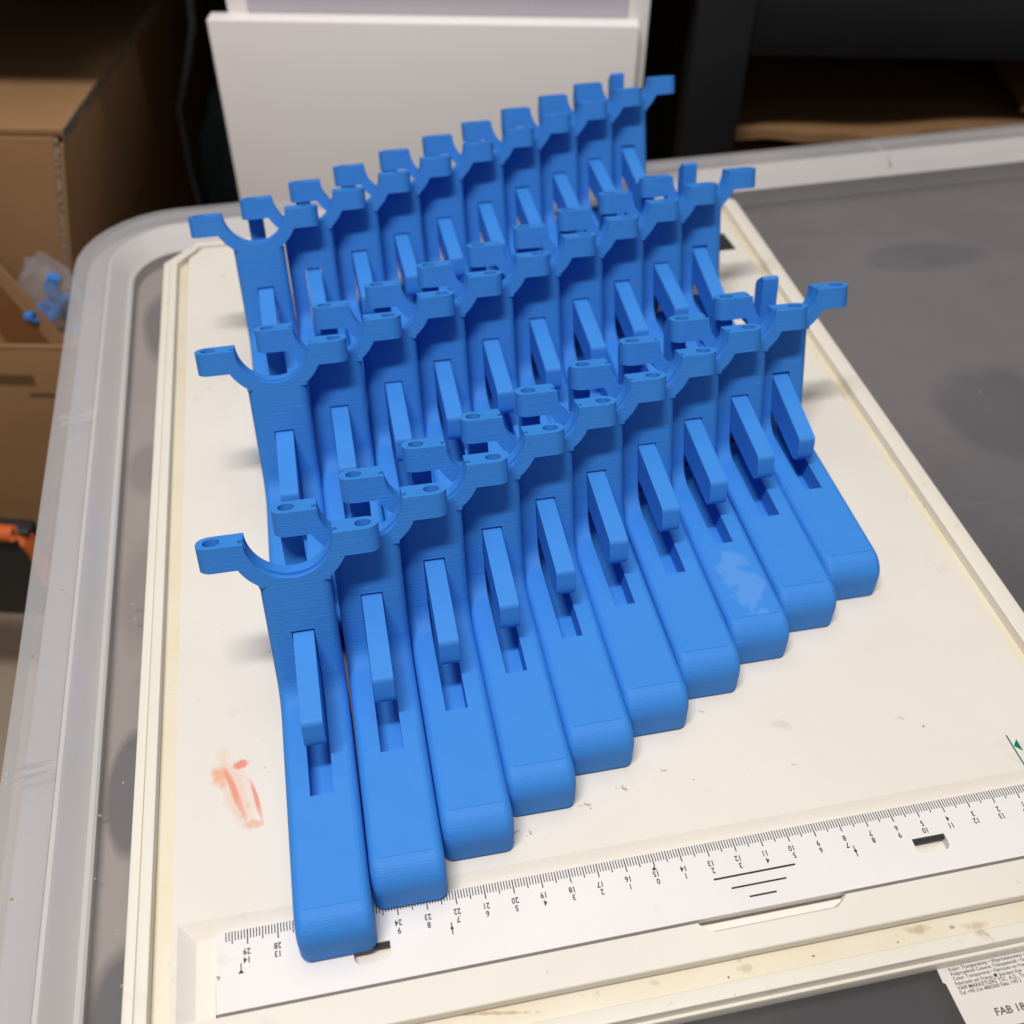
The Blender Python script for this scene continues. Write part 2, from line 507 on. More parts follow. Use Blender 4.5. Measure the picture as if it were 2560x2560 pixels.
# ------------------------------------------------------------------ brackets: three rows of ten
ORD = ['first', 'second', 'third', 'fourth', 'fifth', 'sixth', 'seventh', 'eighth', 'ninth', 'tenth']
ROWS = [('front', 2.994, -1.485, 2.5308, 1.2439), ('middle', 2.793, 9.846, 2.5408, 1.257), ('back', 2.66, 21.40, 2.5173, 1.3206)]
jit = {(0, 0): (-.06, -.08), (0, 1): (.0, -.03), (0, 2): (.07, .02), (0, 3): (.04, .03), (0, 5): (-.05, 0), (0, 6): (-.07, .02), (0, 7): (-.02, .03)}
proto = None
for r, (rn, X, Y, px, py) in enumerate(ROWS):
    for k in range(10):
        jx, jy = jit.get((r, k), (random.uniform(-.03, .03), random.uniform(-.03, .03)))
        t = empty('blue_bracket', (X + k * px + jx * .4, Y + k * py + jy, .02), R(random.uniform(-.35, .35) + (1.5 if r == 2 else 0)))
        if proto is None:
            b = obj('body', ME_BODY, M_BODY, t); c = obj('cradle', ME_CRADLE, M_BODY, t); l = obj('lever', ME_LEVER, M_LEVER, t)
            k1 = obj('top_skin', ME_SKIN, M_BODY, t); k2 = obj('rear_tongue', ME_TONGUE, M_BODY, t)
            proto = (b, c, l, k1, k2)
        else:
            b, c, l, k1, k2 = (q.copy() for q in proto)
            for q in (b, c, l, k1, k2):
                COL.objects.link(q); q.parent = t
        if (r, k) == (0, 7): k1.data = ME_SKIN_S
        deg = -7.0 if k == 9 else random.uniform(-1.5, 1.5)
        set_lever(l, deg)
        if (r, k) == (0, 0): lab = 'blue printed clamp bracket with its foot tip on the ruler, leftmost of the front row'
        elif (r, k) == (0, 7): lab = 'blue printed clamp bracket with pale scuffed foot, eighth from left in front row'
        elif k == 9: lab = 'blue printed clamp bracket at the right end of the %s row, lever end showing behind' % rn
        elif k == 0: lab = 'blue printed clamp bracket at the left end of the %s row' % rn
        else: lab = 'blue printed clamp bracket, %s from the left in the %s row' % (ORD[k], rn)
        tag(t, lab, 'bracket', 'blue brackets standing in three rows on the board')

# ------------------------------------------------------------------ drawing board
BX0, BX1, BY0, BY1 = -3.97, 32.85, -5.37, 44.75
board = empty('drawing_board', (14, 18, -1.2))
tag(board, 'cream plastic drawing board with raised rims, stained, lying on the plastic tub', 'drawing board')
def bobj(name, me, mat, parent=board):
    o = obj(name, me, mat, parent)
    o.matrix_parent_inverse = Matrix.Translation((-.14, -.18, .012))
    return o

panel = mesh('panel', *extrude(round_poly([(-2.47, -3.93), (31.3, -3.93), (31.3, 43.2), (30.2, 44.0), (-1.6, 44.0), (-2.47, 43.0)], .15), -1.0, 0, XY), 40)
bevel(panel, lambda e: min(v.co.z for v in e.verts) > -1e-6 and max(v.co.y for v in e.verts) < -.0392, .08, 3)
rec_lo = [(-1.73, -2.69), (31.0, -2.69), (31.0, .06), (-1.73, .06)]
rec_hi = [(-2.3, -2.69), (31.2, -2.69), (31.2, .60), (-2.3, .60)]
rv = [(x, y, -.34) for x, y in rec_lo] + [(x, y, .012) for x, y in rec_hi]
rf = [(0, 1, 2, 3), (4, 5, 6, 7)] + [(i, (i + 1) % 4, 4 + (i + 1) % 4, 4 + i) for i in range(4)]
cut1 = mesh('cut', rv, rf)
grip = round_poly([(14.85, -2.2), (20.15, -2.2), (20.15, -2.75), (19.7, -3.10), (15.3, -3.10), (14.85, -2.75)], [0, 0, .1, .3, .3, .1])
gn = len(grip)
gin = [(17.5 + (x - 17.5) * .955, y if y > -2.7 else max(y, -2.94)) for x, y in grip]
cut2 = mesh('cut', [(x, y, .05) for x, y in grip] + [(x, y, 0.0) for x, y in grip] + [(x, y, -.30) for x, y in gin],
            [tuple(range(gn)), tuple(range(2 * gn, 3 * gn))] + [(k * gn + i, k * gn + (i + 1) % gn, (k + 1) * gn + (i + 1) % gn, (k + 1) * gn + i) for k in (0, 1) for i in range(gn)])
cut4 = mesh('cut', *extrude([(-1.10, -2.705), (31.0, -2.705), (31.0, -2.55), (-.95, -2.55), (-.95, -1.45), (-1.10, -1.45)], -.8, .2, XY))
tri = [(29.5, 37.85), (30.85, 37.85), (30.70, 39.9), (29.5, 39.9)]
cut5 = [mesh('cut', *extrude([(x0, -1.95), (x1, -1.95), (x1, -1.1), (x0, -1.1)], -.36, .2, XY)) for x0, x1 in ((3.2, 4.8), (23.1, 24.8))]
cut3 = mesh('cut', *extrude(tri, -.9, .2, XY))
panel = finish(panel, [('DIFFERENCE', cut1), ('DIFFERENCE', cut2), ('DIFFERENCE', cut3), ('DIFFERENCE', cut4)] + [('DIFFERENCE', q) for q in cut5], 30)
bobj('panel', panel, M_BOARD)
bobj('corner_slot_shade', box_mesh('corner_slot_shade', (29.45, 30.9, 37.8, 40.0, -.6, -.10)), M_DARK)  # dark plate in the cut-out, painted as the shade of a deep hole

def strip(name, x0, x1, y0, y1, z0, z1, mat, bev=.05):
    return bobj(name, box_mesh(name, (x0, x1, y0, y1, z0, z1), bev, 2), mat)
# side channels (yellowed) and rims
strip('channel', -3.14, -2.485, -4.0, 43.4, -1.0, -.40, M_CHAN, .02)
strip('channel', 31.315, 31.98, -4.0, 43.2, -1.0, -.40, M_CHAN, .02)
strip('channel', -2.4, 31.2, 44.015, 44.25, -1.0, -.40, M_CHAN, .02)
strip('front_channel', -3.14, 31.98, -4.70, -3.955, -1.0, -.41, M_CHANF, .02)
def rim(name, pts, z1, bev=.06):
    me = mesh(name, *extrude(pts, -1.03, z1, XY), 40)
    bevel(me, lambda e: min(v.co.z for v in e.verts) > z1 * CM - 1e-6, bev, 3)
    smooth(me, 40)
    return bobj(name, me, M_RIM)
rim('rim', [(BX0, -5.2), (-3.60, -5.2), (-3.60, 42.75), (-2.35, 44.27), (-2.2, 44.27), (-2.2, BY1 - .25), (-2.35, BY1 - .3), (BX0, 42.7)], .0)
rim('rim', [(-3.585, -4.7), (-3.15, -4.7), (-3.15, 42.5), (-2.0, 43.9), (-2.0, 44.26), (-2.33, 44.26), (-3.585, 42.7)], .06)
rim('rim', [(31.99, -4.7), (BX1, -4.7), (BX1, 43.6), (31.9, BY1), (31.2, BY1), (31.2, 44.27), (31.99, 43.4)], .06)
rim('rim', [(-2.19, 44.265), (31.19, 44.265), (31.19, BY1), (-2.19, BY1)], .06)
rim('front_rim', [(-3.58, -5.22), (BX1, -5.22), (BX1, -4.715), (-3.58, -4.715)], -.10, .04)
rim('front_ledge', [(BX0, BY0), (BX1, BY0), (BX1, -5.235), (BX0, -5.235)], -.48, .04)

# printed green mark on the board
gm = [(28.88, .62), (28.94, .62), (28.94, 2.1), (28.88, 2.1)]
v, f = extrude(gm, .003, .006, XY)
v2, f2 = extrude([(28.96, 1.60), (29.20, 1.33), (29.20, 1.87)], .003, .006, XY)
f += [[i + len(v) for i in q] for q in f2]; v += v2
bobj('green_index_mark', mesh('green_index_mark', v, f), M_GREEN)

# ------------------------------------------------------------------ ruler in its recess
ruler = empty('ruler', (14, -1.3, -.15))
tag(ruler, 'white plastic centimetre ruler set along the near edge of the board', 'ruler')
def robj(name, me, mat, parent=ruler):
    o = obj(name, me, mat, parent)
    o.matrix_parent_inverse = Matrix.Translation((-.14, .013, .0015))
    return o
rb = mesh('blade', *extrude([(-1.03, -2.60), (30.9, -2.60), (30.9, .04), (-.93, .04), (-1.03, -.06), (-1.03, -1.38), (-.90, -1.38), (-.90, -1.52), (-1.03, -1.56)], -.33, .005, XY))
def dnotch(x0, x1, y0, y1):
    return mesh('cut', *extrude(round_poly([(x0, y1), (x0, y0), (x1, y0), (x1, y1)], [0, .32, .32, 0], 5), -.5, .5, XY))
rb = finish(rb, [('DIFFERENCE', dnotch(3.40, 4.62, -1.90, -1.28)), ('DIFFERENCE', dnotch(23.31, 24.56, -1.86, -1.25))], 30)
robj('blade', rb, M_RULER)
for x0, x1, y in ((3.40, 4.62, -1.28), (23.31, 24.56, -1.25)):
    robj('notch_slot_shade', box_mesh('notch_slot_shade', (x0 + .01, x1 - .01, y - .15, y - .005, -.16, -.05)), M_DARK)  # solid dark bar stands for the shade inside the notch slot
# graduation marks: one printed layer
v, f = [], []
def quad(x0, x1, y0, y1, z=.0085):
    n = len(v)
    v.extend([(x0, y0, z), (x1, y0, z), (x1, y1, z), (x0, y1, z)]); f.append((n, n + 1, n + 2, n + 3))
def trip(*pts):
    n = len(v); v.extend([(x, y, .0085) for x, y in pts]); f.append((n, n + 1, n + 2))
for mm in range(-7, 296):
    x = mm / 10
    n = round(290 - mm)
    ln, w = (.52, .040) if n % 10 == 0 else ((.43, .037) if n % 5 == 0 else (.33, .034))
    quad(x - w / 2, x + w / 2, .03 - ln, .02)
quad(15.87, 18.86, -1.375, -1.305); quad(16.37, 18.37, -1.79, -1.725); quad(16.88, 17.86, -2.19, -2.125)
trip((13.86, -.60), (14.06, -.60), (13.96, -.47))
for cx in (6.71, 21.16):
    quad(cx - .018, cx + .018, -1.50, -1.07)
    n = len(v); v.extend([(cx + .055 * math.cos(2 * math.pi * i / 12), -1.28 + .055 * math.sin(2 * math.pi * i / 12), .0088) for i in range(12)]); f.append(tuple(range(n, n + 12)))
quad(-.248, -.212, -1.36, -1.10); trip((-.33, -1.44), (-.13, -1.44), (-.23, -1.31))
robj('graduation_marks', mesh('graduation_marks', v, f), M_INK)

def text_mesh(items, bold=0.0):
    """items: (string, x, y, height, xscale, rot_deg, align, z) -> joined flat mesh in cm"""
    V, F = [], []
    dg = None
    for st, x, y, h, xs, rot, al, z in items:
        cu = bpy.data.curves.new('t', 'FONT'); cu.body = st; cu.size = 1.0
        cu.align_x = al; cu.align_y = 'CENTER'; cu.resolution_u = 2; cu.offset = bold
        o = bpy.data.objects.new('t', cu); COL.objects.link(o)
        dg = bpy.context.evaluated_depsgraph_get()
        me = bpy.data.meshes.new_from_object(o.evaluated_get(dg))
        n = len(V); sc = h / .70
        ca, sa = math.cos(R(rot)), math.sin(R(rot))
        for p in me.vertices:
            a, b = p.co.x * sc * xs, p.co.y * sc
            V.append((x + a * ca - b * sa, y + a * sa + b * ca, z))
        F += [[n + i for i in q.vertices] for q in me.polygons]
        bpy.data.objects.remove(o); bpy.data.meshes.remove(me); bpy.data.curves.remove(cu)
    return V, F
items = []
for n in range(0, 30):
    x = 29 - n - .03
    items.append((str(n), x, -.735, 0.205, .84, 180, 'CENTER', .0085))
    items.append((str(abs(15 - n)), x, -1.01, 0.205, .84, 180, 'CENTER', .0085))
robj('numerals', mesh('numerals', *text_mesh(items, .022)), M_INK)

# ------------------------------------------------------------------ storage tub with translucent lid
tub = empty('storage_tub', (30, 15, -40))
tag(tub, 'milky translucent plastic storage tub with recessed lid under the drawing board', 'storage tub')
def tobj(name, me, mat, parent=tub):
    o = obj(name, me, mat, parent)
    if parent is tub: o.matrix_parent_inverse = Matrix.Translation((-.30, -.15, .40))
    return o
def skew(x, y):       # the tub stands a little askew under the board
    return (x - .012 * (y - 20), y + .022 * (x + 7))
def loop(x0, x1, y0, y1, r, z, n=8):
    pts = arc(x1 - r, y1 - r, r, 0, 90, n) + arc(x0 + r, y1 - r, r, 90, 180, n) + arc(x0 + r, y0 + r, r, 180, 270, n) + arc(x1 - r, y0 + r, r, 270, 360, n)
    return [(*skew(x, y), z) for x, y in pts]
def lofted(name, loops, cap=False, sharp=25):
    V, F = [], []
    m = len(loops[0])
    for L in loops: V += L
    for i in range(len(loops) - 1):
        for k in range(m):
            F.append((i * m + k, i * m + (k + 1) % m, (i + 1) * m + (k + 1) % m, (i + 1) * m + k))
    if cap: F.append(tuple(range(m)))
    return mesh(name, V, F, sharp)
XR, YF = 74, -22
flr = loop(-5.7, XR - 3.4, YF + 3.4, 45.7, 3.2, -1.05)
lid_floor = mesh('lid_floor', flr, [tuple(range(len(flr)))])
tobj('lid_floor', lid_floor, M_LIDF)
prof = [(-5.7, 45.7, 3.2, -1.045), (-5.80, 45.8, 3.3, -.97), (-5.98, 45.95, 3.4, -.99), (-6.55, 46.9, 4.0, -.50), (-6.72, 47.3, 4.2, -.30), (-6.86, 47.5, 4.3, -.17),
        (-7.02, 47.66, 4.4, -.17), (-7.12, 47.8, 4.5, -.34), (-7.3, 48.0, 4.6, -.42), (-8.2, 49.3, 5.3, -.46), (-8.35, 49.5, 5.4, -.40), (-8.5, 49.65, 5.5, -.46),
        (-8.95, 50.2, 5.9, -.50), (-9.2, 50.45, 6.1, -.62), (-9.3, 50.55, 6.2, -.9), (-9.35, 50.6, 6.2, -2.3)]
loops = [loop(x, XR - (x + 9.35) * 1.0, YF + (x + 9.35), y, r, z) for x, y, r, z in prof]
M_LIDW = lid_material('milky_translucent_plastic_wall', .86, (.60, .58, .585))
tobj('lid_inner_wall', lofted('lid_inner_wall', loops[:7]), M_LIDW)
tobj('lid_flange', lofted('lid_flange', loops[6:]), M_LIDR)
# the tub wall and its rim, seen as a paler band through the flange
wall = [loop(-8.6, XR - .8, YF + .8, 49.9, 5.6, -1.3), loop(-5.75, XR - 3.5, YF + 3.5, 45.8, 3.3, -1.3), loop(-5.9, XR - 3.6, YF + 3.6, 46.4, 4.0, -3.0), loop(-3.5, XR - 6, YF + 6, 44, 4, -38), loop(-3.6, XR - 6.2, YF + 6.2, 43.8, 4, -40)]
M_TUBW = plain('milky_tub_wall', (.46, .44, .445), .45, .4, .10, 14)
tobj('tub_wall', lofted('tub_wall', wall), M_TUBW)
def rib(x0, x1, y, z, w=.14, h=.22, along='x'):
    n = 8
    V, F = [], []
    for i in range(n + 1):
        x = x0 + (x1 - x0) * i / n
        hh = h * (.25 + .75 * math.sin(math.pi * min(1, .15 + .85 * i / n)))
        yy = y + .25 * (i / n) ** .5
        if along == 'x': V += [(x, yy - w, z), (x, yy, z + hh), (x, yy + w, z)]
        else: V += [(yy - w, x, z), (yy, x, z + hh), (yy + w, x, z)]
    for i in range(n):
        for k in range(2): F.append((i * 3 + k, i * 3 + k + 1, i * 3 + k + 4, i * 3 + k + 3))
    tobj('stiffening_rib', mesh('stiffening_rib', V, F), M_LIDR)
rib(-8.9, -7.05, 29.3, -.47); rib(-8.75, -6.9, 28.8, -.47, .1, .14)
rib(-8.8, -6.85, 8.0, -.47); rib(-8.8, -6.85, 7.6, -.47, .1, .14)
rib(47.4, 50.9, 45.9, -.47, .12, .2, 'y')

# things packed inside, touching the lid from below
def packed_cloth_material(name, base, patches, fade=None):
    t = NT(name); co = t.coord()
    sep = t.node('ShaderNodeSeparateXYZ'); t.link(co, sep.inputs[0])
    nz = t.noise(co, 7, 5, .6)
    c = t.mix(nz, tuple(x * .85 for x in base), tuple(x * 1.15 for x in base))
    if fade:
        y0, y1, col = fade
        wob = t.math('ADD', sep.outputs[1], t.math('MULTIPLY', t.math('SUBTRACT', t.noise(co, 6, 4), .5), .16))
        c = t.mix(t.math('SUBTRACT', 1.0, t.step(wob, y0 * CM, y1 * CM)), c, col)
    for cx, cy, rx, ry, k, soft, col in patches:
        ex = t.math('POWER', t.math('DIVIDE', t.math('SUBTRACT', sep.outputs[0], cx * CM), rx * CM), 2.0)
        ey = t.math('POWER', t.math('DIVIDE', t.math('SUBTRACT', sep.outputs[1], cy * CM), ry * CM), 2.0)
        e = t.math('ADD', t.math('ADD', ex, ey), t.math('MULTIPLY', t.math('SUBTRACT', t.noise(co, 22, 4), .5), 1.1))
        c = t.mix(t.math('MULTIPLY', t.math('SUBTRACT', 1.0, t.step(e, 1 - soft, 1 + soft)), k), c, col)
    t.link(c, t.b.inputs['Base Color']); t.set(Roughness=.85, Specular_IOR_Level=.15)
    return t.m
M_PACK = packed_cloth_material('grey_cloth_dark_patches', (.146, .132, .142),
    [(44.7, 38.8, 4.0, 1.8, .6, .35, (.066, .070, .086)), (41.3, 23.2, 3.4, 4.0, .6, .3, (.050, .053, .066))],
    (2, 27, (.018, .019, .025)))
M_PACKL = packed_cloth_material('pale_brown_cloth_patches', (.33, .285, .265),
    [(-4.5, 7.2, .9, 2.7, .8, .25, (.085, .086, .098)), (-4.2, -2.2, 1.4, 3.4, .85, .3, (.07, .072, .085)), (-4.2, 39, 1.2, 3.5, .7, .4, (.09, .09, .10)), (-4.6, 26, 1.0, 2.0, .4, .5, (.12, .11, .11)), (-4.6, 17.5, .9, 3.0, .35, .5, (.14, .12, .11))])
def lump(name, pts, z, thick, mat, label, cat, seed):
    """a soft bundle: outline in plan, domed top touching the lid"""
    rnd = random.Random(seed)
    n = 40
    P = round_poly(pts, 3.0, 6)
    cx = sum(p[0] for p in P) / len(P); cy = sum(p[1] for p in P) / len(P)
    ph = [rnd.uniform(0, 6.28) for _ in range(4)]
    V, F = [], []
    rings = [(0, 0), (.5, 0), (.85, -.02), (.95, -.08), (1.0, -.3), (1.03, -thick * .5), (.98, -thick)]
    for s, dz in rings:
        for i, (x, y) in enumerate(P):
            a = math.atan2(y - cy, x - cx)
            w = 1 + .035 * math.sin(3 * a + ph[0]) + .025 * math.sin(7 * a + ph[1]) + .012 * math.sin(13 * a + ph[2])
            V.append((cx + (x - cx) * s * w, cy + (y - cy) * s * w, z + dz))
    m = len(P)
    for r in range(len(rings) - 1):
        for k in range(m): F.append((r * m + k, r * m + (k + 1) % m, (r + 1) * m + (k + 1) % m, (r + 1) * m + k))
    F.append(tuple(range((len(rings) - 1) * m, len(rings) * m)))
    o = obj(name, mesh(name, V, F, 70), mat)
    return tag(o, label, cat)
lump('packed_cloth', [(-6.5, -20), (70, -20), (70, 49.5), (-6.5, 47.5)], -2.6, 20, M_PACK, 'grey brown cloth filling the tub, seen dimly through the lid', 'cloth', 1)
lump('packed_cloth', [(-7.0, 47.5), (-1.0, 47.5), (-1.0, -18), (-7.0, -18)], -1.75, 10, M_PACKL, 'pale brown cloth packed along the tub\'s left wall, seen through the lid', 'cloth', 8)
# crumbs and dust on the lid
rnd = random.Random(3)
V, F = [], []
for i in range(46):
    if i < 30:
        x, y, z = rnd.uniform(-8.6, -4.2), rnd.uniform(-3, 24), -1.19
        z = -1.04 if x > -5.7 else (-.45 if x < -7.3 else None)
        if z is None: continue
    else:
        x, y, z = rnd.uniform(34, 50), rnd.uniform(-8, 40), -1.04
    n = len(V); s = rnd.uniform(.03, .085)
    for k in range(6):
        a = k * math.pi / 3; q = s * rnd.uniform(.6, 1.2)
        V.append((x + q * math.cos(a), y + q * math.sin(a), z))
    V.append((x, y, z + s * .7))
    for k in range(6): F.append((n + k, n + (k + 1) % 6, n + 6))
cr = obj('crumbs', mesh('crumbs', V, F), plain('crumb', (.42, .34, .22), .8, .2, .7, 30))
tag(cr, 'tiny crumbs and dust scattered over the tub lid', 'crumbs', None, 'stuff')

# paper label on the lid
label = empty('paper_label', (25, -7, -1.2))
tag(label, 'white printed paper label on the tub lid at the near right corner', 'label')
def lobj(name, me, mat):
    o = obj(name, me, mat, label); o.matrix_parent_inverse = Matrix.Translation((-.25, .07, .012)); return o
lobj('paper', mesh('paper', *extrude([(22.52, -5.0), (31, -5.0), (31, -7.5), (22.62, -7.5), (22.58, -5.86), (22.50, -5.80)], -1.045, -1.037, XY)), plain('label_paper', (.70, .66, .63), .6, .3, .05, 40))
LN = [('Kolor: Transparentny \u2022 Wyprodukowano w', -5.46, .115), ('Polipropilen\u0103 Culoare: Transparent\u0103 \u2022 Fa', -5.615, .115), ('Color: Transparente \u2022 Fabricado en Fran', -5.77, .115),
      ('Fabricado em Fran\u00e7a \u25cf Standart Kut', -5.93, .115), ('YAPI MARKETLER\u0130 T\u0130C. A.\u015e., Ta', -6.09, .125), ('Tel: +90 216 4800300 Faks: +90 2', -6.245, .115)]
items = [(s, 22.88, y, h, .98, 0, 'LEFT', -1.033) for s, y, h in LN] + [('FAB 18/9', 23.72, -7.03, .24, 1.05, 0, 'LEFT', -1.033)]
lobj('print', mesh('print', *text_mesh(items, .015)), M_INK2)

# ------------------------------------------------------------------ room behind (everything stands a little turned)
RA = R(-12.5)
def room(name, loc, label=None, cat=None):
    o = empty(name, loc, RA)
    if label: tag(o, label, cat)
    return o
floor = obj('floor', mesh('floor', [(-150, -80, -42), (180, -80, -42), (180, 190, -42), (-150, 190, -42)], [(0, 1, 2, 3)]), plain('tan_floor', (.30, .24, .18), .6, .3, .2, 6))
tag(floor, kind='structure')
wallm = obj('wall', mesh('wall', [(-120, 150, -42), (200, 80, -42), (200, 80, 90), (-120, 150, 90)], [(0, 1, 2, 3)]), plain('dark_wall', (.05, .04, .036), .8, .2, .2, 5))
tag(wallm, kind='structure')

# white drawer cabinet
cab = room('drawer_cabinet', (15.6, 65.6, -42), 'white drawer cabinet standing behind the tub', 'cabinet')
M_WHITE = plain('white_cabinet_paint', (.93, .88, .87), .45, .35, .03, 12)
M_WHITE2 = plain('white_cabinet_carcass', (.80, .77, .76), .45, .35, .03, 12)
M_GREY = plain('grey_drawer_metal', (.52, .50, .55), .4, .4, .05, 30)
hw = 16.75
obj('drawer_front', box_mesh('drawer_front', (-hw + .1, hw - .75, 0, 1.6, 3, 46.6), .12, 2), M_WHITE, cab)
obj('side_panel', box_mesh('side_panel', (-hw + 1.4, -hw + 3.0, 1.62, 40, 0, 51), .06), M_WHITE2, cab)
obj('side_panel', box_mesh('side_panel', (hw - 1.6, hw, 1.2, 40, 0, 51), .06), M_WHITE2, cab)
obj('back_panel', box_mesh('back_panel', (-hw + 3.02, hw - 1.62, 38, 39.5, 2, 51)), M_WHITE2, cab)
obj('drawer_box', box_mesh('drawer_box', (-hw + 3.05, hw - 1.65, 1.65, 37, 4, 50.8)), M_GREY, cab)

# black desk: leg and apron in view, its top shades what stands beneath
desk = room('black_desk', (38.7, 64.8, -42), 'black wooden desk whose leg and apron stand behind the tub at right', 'desk')
M_BLACK = plain('black_paint', (.0125, .012, .013), .45, .4, .3, 14)
obj('leg', box_mesh('leg', (-1.9, 2.6, 0, 4.5, 0, 51.4), .1), M_BLACK, desk)
obj('apron', box_mesh('apron', (2.62, 70, .6, 2.6, 42.6, 51.4), .08), M_BLACK, desk)
obj('desk_top', box_mesh('desk_top', (-75, 72, -1.5, 75, 51.5, 54.5), .15), M_BLACK, desk)
obj('box_shade_slab', box_mesh('box_shade_slab', (-78, -44.5, -13, -1.55, 54.6, 57), .15), M_BLACK, desk)  # unseen slab added to cast shadow on the large cardboard box top
obj('leg', box_mesh('leg', (65, 69, 3, 7, 0, 43.7), .1), M_BLACK, desk)

# flattened cardboard under the desk
def sheet(name, x0, x1, y0, y1, z, th, wav, seed, label, ang=0, tilt=0):
    rr = random.Random(seed)
    o = room(name, (0, 0, 0), label, 'cardboard')
    o.location = (57.5 * CM, 63.6 * CM, 0)
    nx, ny = 26, 6
    V, F = [], []
    ph = [rr.uniform(0, 6.3) for _ in range(3)]
    def hz(x, y): return z + tilt * (x - x0) + wav * (math.sin(x * .21 + ph[0]) + .5 * math.sin(x * .47 + ph[1])) * math.exp(-(y - y0) / 9)
    for side in (0, 1):
        for j in range(ny + 1):
            for i in range(nx + 1):
                x = x0 + (x1 - x0) * i / nx; y = y0 + (y1 - y0) * j / ny + ang * (x - x0) + (.35 * math.sin(x * .9 + ph[2]) if j == 0 else 0)
                V.append((x, y, hz(x, y0 + (y1 - y0) * j / ny) - th * side))
    m = (nx + 1) * (ny + 1)
    for j in range(ny):
        for i in range(nx):
            a = j * (nx + 1) + i
            F.append((a, a + 1, a + nx + 2, a + nx + 1)); F.append((m + a, m + a + 1, m + a + nx + 2, m + a + nx + 1))
    me = mesh(name, V, F, 30)
    obj('face', me, M_CARD, o)
    V2 = [V[i] for i in range(nx + 1)] + [V[m + i] for i in range(nx + 1)]
    V2 = [(x, y - .02, zz) for x, y, zz in V2]
    obj('cut_edge', mesh('cut_edge', V2, [(i, i + 1, nx + 2 + i, nx + 1 + i) for i in range(nx)]), M_CARD, o)
    return o
sheet('cardboard_sheet', -17, 30, 0.0, 30, -9.6, .9, .12, 1, 'flattened brown cardboard lowest under the black desk')
sheet('cardboard_sheet', -17, 19, 1.0, 30, -7.2, .75, .35, 2, 'crumpled brown cardboard flap lying above the lowest sheet', -.06, .035)
sheet('cardboard_sheet', 9, 36, 1.5, 30, -4.4, .5, .25, 4, 'dark bent cardboard flap at the far right under the desk', -.06, -.07)

# large cardboard box, left
bbox = room('cardboard_box', (-11.6, 61.3, -42), 'large closed brown cardboard box standing behind the tub at left', 'box')
obj('front_panel', box_mesh('front_panel', (-40, -.63, -.05, .6, 0, 41.9), .08), M_CARD, bbox)
obj('side_panel', box_mesh('side_panel', (-.28, .02, .0, 50, 0, 41.39), .05), M_CARD, bbox)
obj('panel_edge', box_mesh('panel_edge', (-.62, -.30, -.03, .015, 0, 41.9)), M_CORR, bbox)
obj('top_flap', box_mesh('top_flap', (-40, -.03, .1, 50, 41.95, 42.5), .06), M_CARD, bbox)
obj('flap_edge', box_mesh('flap_edge', (-.03, .03, .1, 50, 41.40, 42.48)), M_CORR, bbox)

for ch in bbox.children:
    for vv in ch.data.vertices: vv.co.x += .22 * (vv.co.z - .42)

# lower cardboard box with raised flap and tape
lbox = room('cardboard_box', (-16.0, 56.8, -42), 'low brown cardboard box with raised taped flap at the left edge', 'box')
obj('front_panel', box_mesh('front_panel', (-30, 6, 0, .5, 0, 27), .06), M_CARD, lbox)
obj('side_panel', box_mesh('side_panel', (5.4, 6, .52, 6, 0, 26.9), .05), M_CARD, lbox)
obj('top_panel', box_mesh('top_panel', (-30, 6, .02, 6, 27.05, 27.4), .05), M_CARD, lbox)
fl = [(-12, 27.5), (1.0, 27.5), (-5.6, 40), (-12, 46)]
fv, ff = extrude(fl, 0, .45, lambda u, v, d: (u, .3 + d + (v - 27.5) * .10, v))
obj('flap', mesh('flap', fv, ff), M_CARD, lbox)
tp = [(-3.6, 27.6), (-.2, 27.6), (-6.2, 39.2), (-9.0, 41.6)]
tv, tf = extrude(tp, -.03, -.01, lambda u, v, d: (u, .3 + d + (v - 27.5) * .10, v))
obj('packing_tape', mesh('packing_tape', tv, tf), M_TAPE, lbox)
pr = [(-6, 23.6), (-2.4, 23.6), (-2.4, 24.6), (-6, 24.6)]
pv, pf = extrude(pr, -.03, -.01, lambda u, v, d: (u, d, v))
M_PRINT = cardboard('printed_cardboard', (.17, .10, .05))
obj('printed_mark', mesh('printed_mark', pv, pf), M_PRINT, lbox)
pr = [(-3.2, 22.4), (-1.2, 22.4), (-1.2, 22.8), (-3.2, 22.8)]
pv, pf = extrude(pr, -.03, -.01, lambda u, v, d: (u, d, v))
obj('printed_mark', mesh('printed_mark', pv, pf), M_PRINT, lbox)

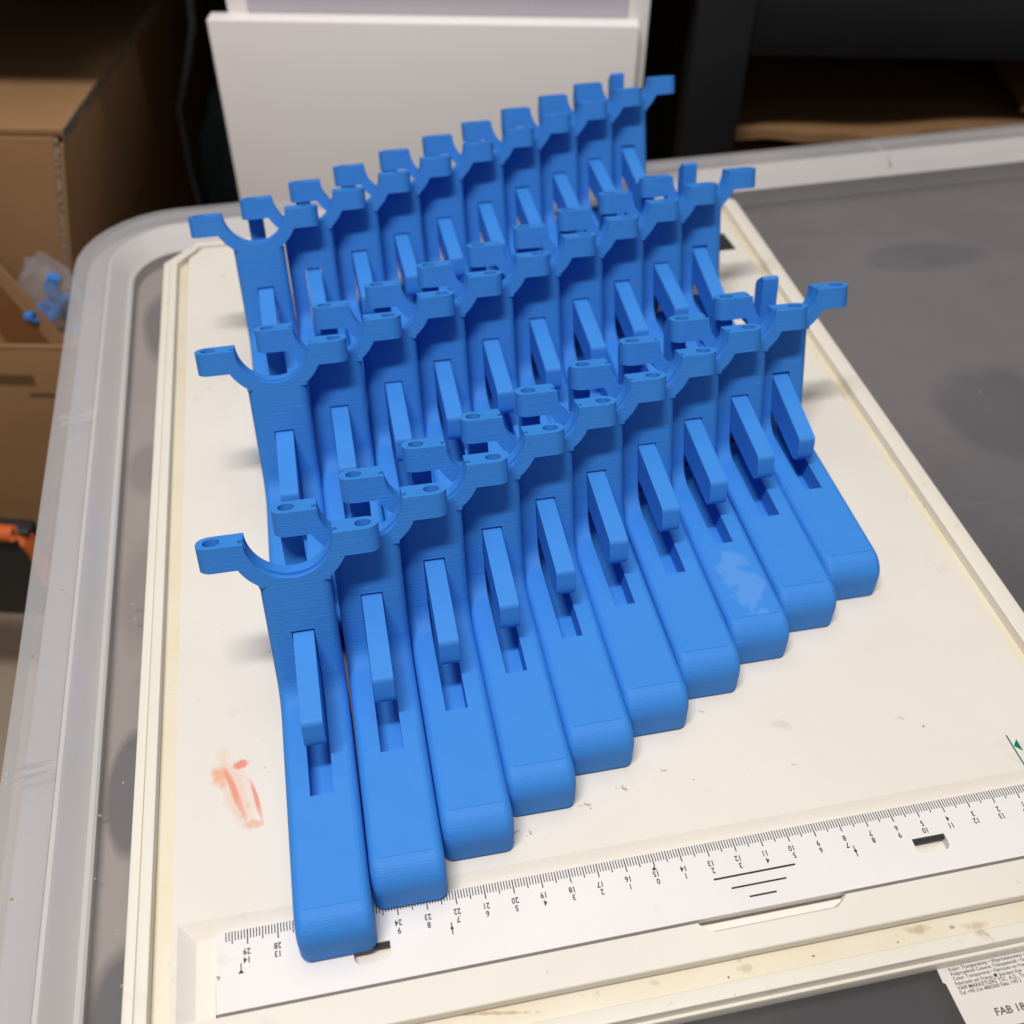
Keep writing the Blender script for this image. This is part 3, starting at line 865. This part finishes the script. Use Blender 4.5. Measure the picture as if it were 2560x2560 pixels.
# plastic bag of blue prints between the boxes
bag = room('plastic_bag', (-17.3, 59.2, -13.2), 'clear plastic bag of blue printed parts between the two boxes', 'bag')
def blobmesh(name, c, rad, seed, n=14, amp=.25, sq=(1, 1, 1)):
    rr = random.Random(seed); ph = [rr.uniform(0, 6.3) for _ in range(6)]
    V, F = [], []
    for j in range(n + 1):
        th = math.pi * j / n
        for i in range(2 * n):
            a = math.pi * i / n
            k = 1 + amp * (math.sin(3 * a + ph[0]) * math.sin(2 * th + ph[1]) + .6 * math.sin(5 * a + ph[2] + 3 * th) + .4 * math.sin(9 * th + ph[3] + 4 * a))
            V.append((c[0] + rad * sq[0] * k * math.sin(th) * math.cos(a), c[1] + rad * sq[1] * k * math.sin(th) * math.sin(a), c[2] + rad * sq[2] * k * math.cos(th)))
    for j in range(n):
        for i in range(2 * n): F.append((j * 2 * n + i, j * 2 * n + (i + 1) % (2 * n), (j + 1) * 2 * n + (i + 1) % (2 * n), (j + 1) * 2 * n + i))
    return mesh(name, V, F, 60)
for (dx, dy, dz), rt in (((2.0, -.5, 1.5), (20, -60, 15)), ((2.6, .2, -.4), (60, 70, -30)), ((1.6, .6, .6), (95, 10, 60))):
    q = obj('blue_part', ME_CRADLE, None, bag)
    q.matrix_local = Matrix.Translation((dx * CM, dy * CM, dz * CM)) @ Matrix.Rotation(R(rt[2]), 4, 'Z') @ Matrix.Rotation(R(rt[1]), 4, 'Y') @ Matrix.Rotation(R(rt[0]), 4, 'X') @ Matrix.Scale(.85, 4) @ Matrix.Translation((0, -11.6 * CM, -7.1 * CM))
M_BAG = lid_material('clear_bag_film', .18, (.75, .76, .80))
obj('bag_film', blobmesh('bag_film', (1.9, .3, .8), 2.9, 5, 16, .14, (.9, .5, 1.35)), M_BAG, bag)

# black and orange tool case at the left edge
case = empty('tool_case', (-17.99, 42.0, -20.6), R(-15))
tag(case, 'black tool case with orange edge at the left of the picture', 'tool case')
obj('shell', box_mesh('shell', (-16, .2, .1, 1.6, -9, .5), .3, 3), plain('black_case_plastic', (.02, .02, .021), .5, .4, .2, 60), case)
obj('edge_band', tube('edge_band', [(-16, .1, .4), (-3, .1, .4), (-.9, .1, .35), (-.1, .1, -.2), (.25, .1, -1.2), (.3, .1, -4.6)], .62, 10), plain('orange_plastic', (.62, .13, .03), .5, .35, .15, 60), case)

# cable and black bag in the gap beside the cabinet
cab2 = obj('power_cable', tube('power_cable', [(-1.2, 74, 12), (-1.6, 73, 7), (-2.0, 72.5, 3), (-3.0, 72, 0), (-4.2, 71.6, -3), (-4.4, 71.6, -8), (-4.0, 71.5, -16)], .32, 8), M_BLACK)
tag(cab2, 'thin black cable hanging in the gap beside the cabinet', 'cable')
bb = obj('black_sack', blobmesh('black_sack', (-.6, 73.5, -14), 7.0, 9, 18, .10, (.5, .5, 1.6)), plain('black_cloth', (.003, .006, .006), .9, .1, .2, 40))
tag(bb, 'black cloth sack in the dark gap between box and cabinet', 'sack')
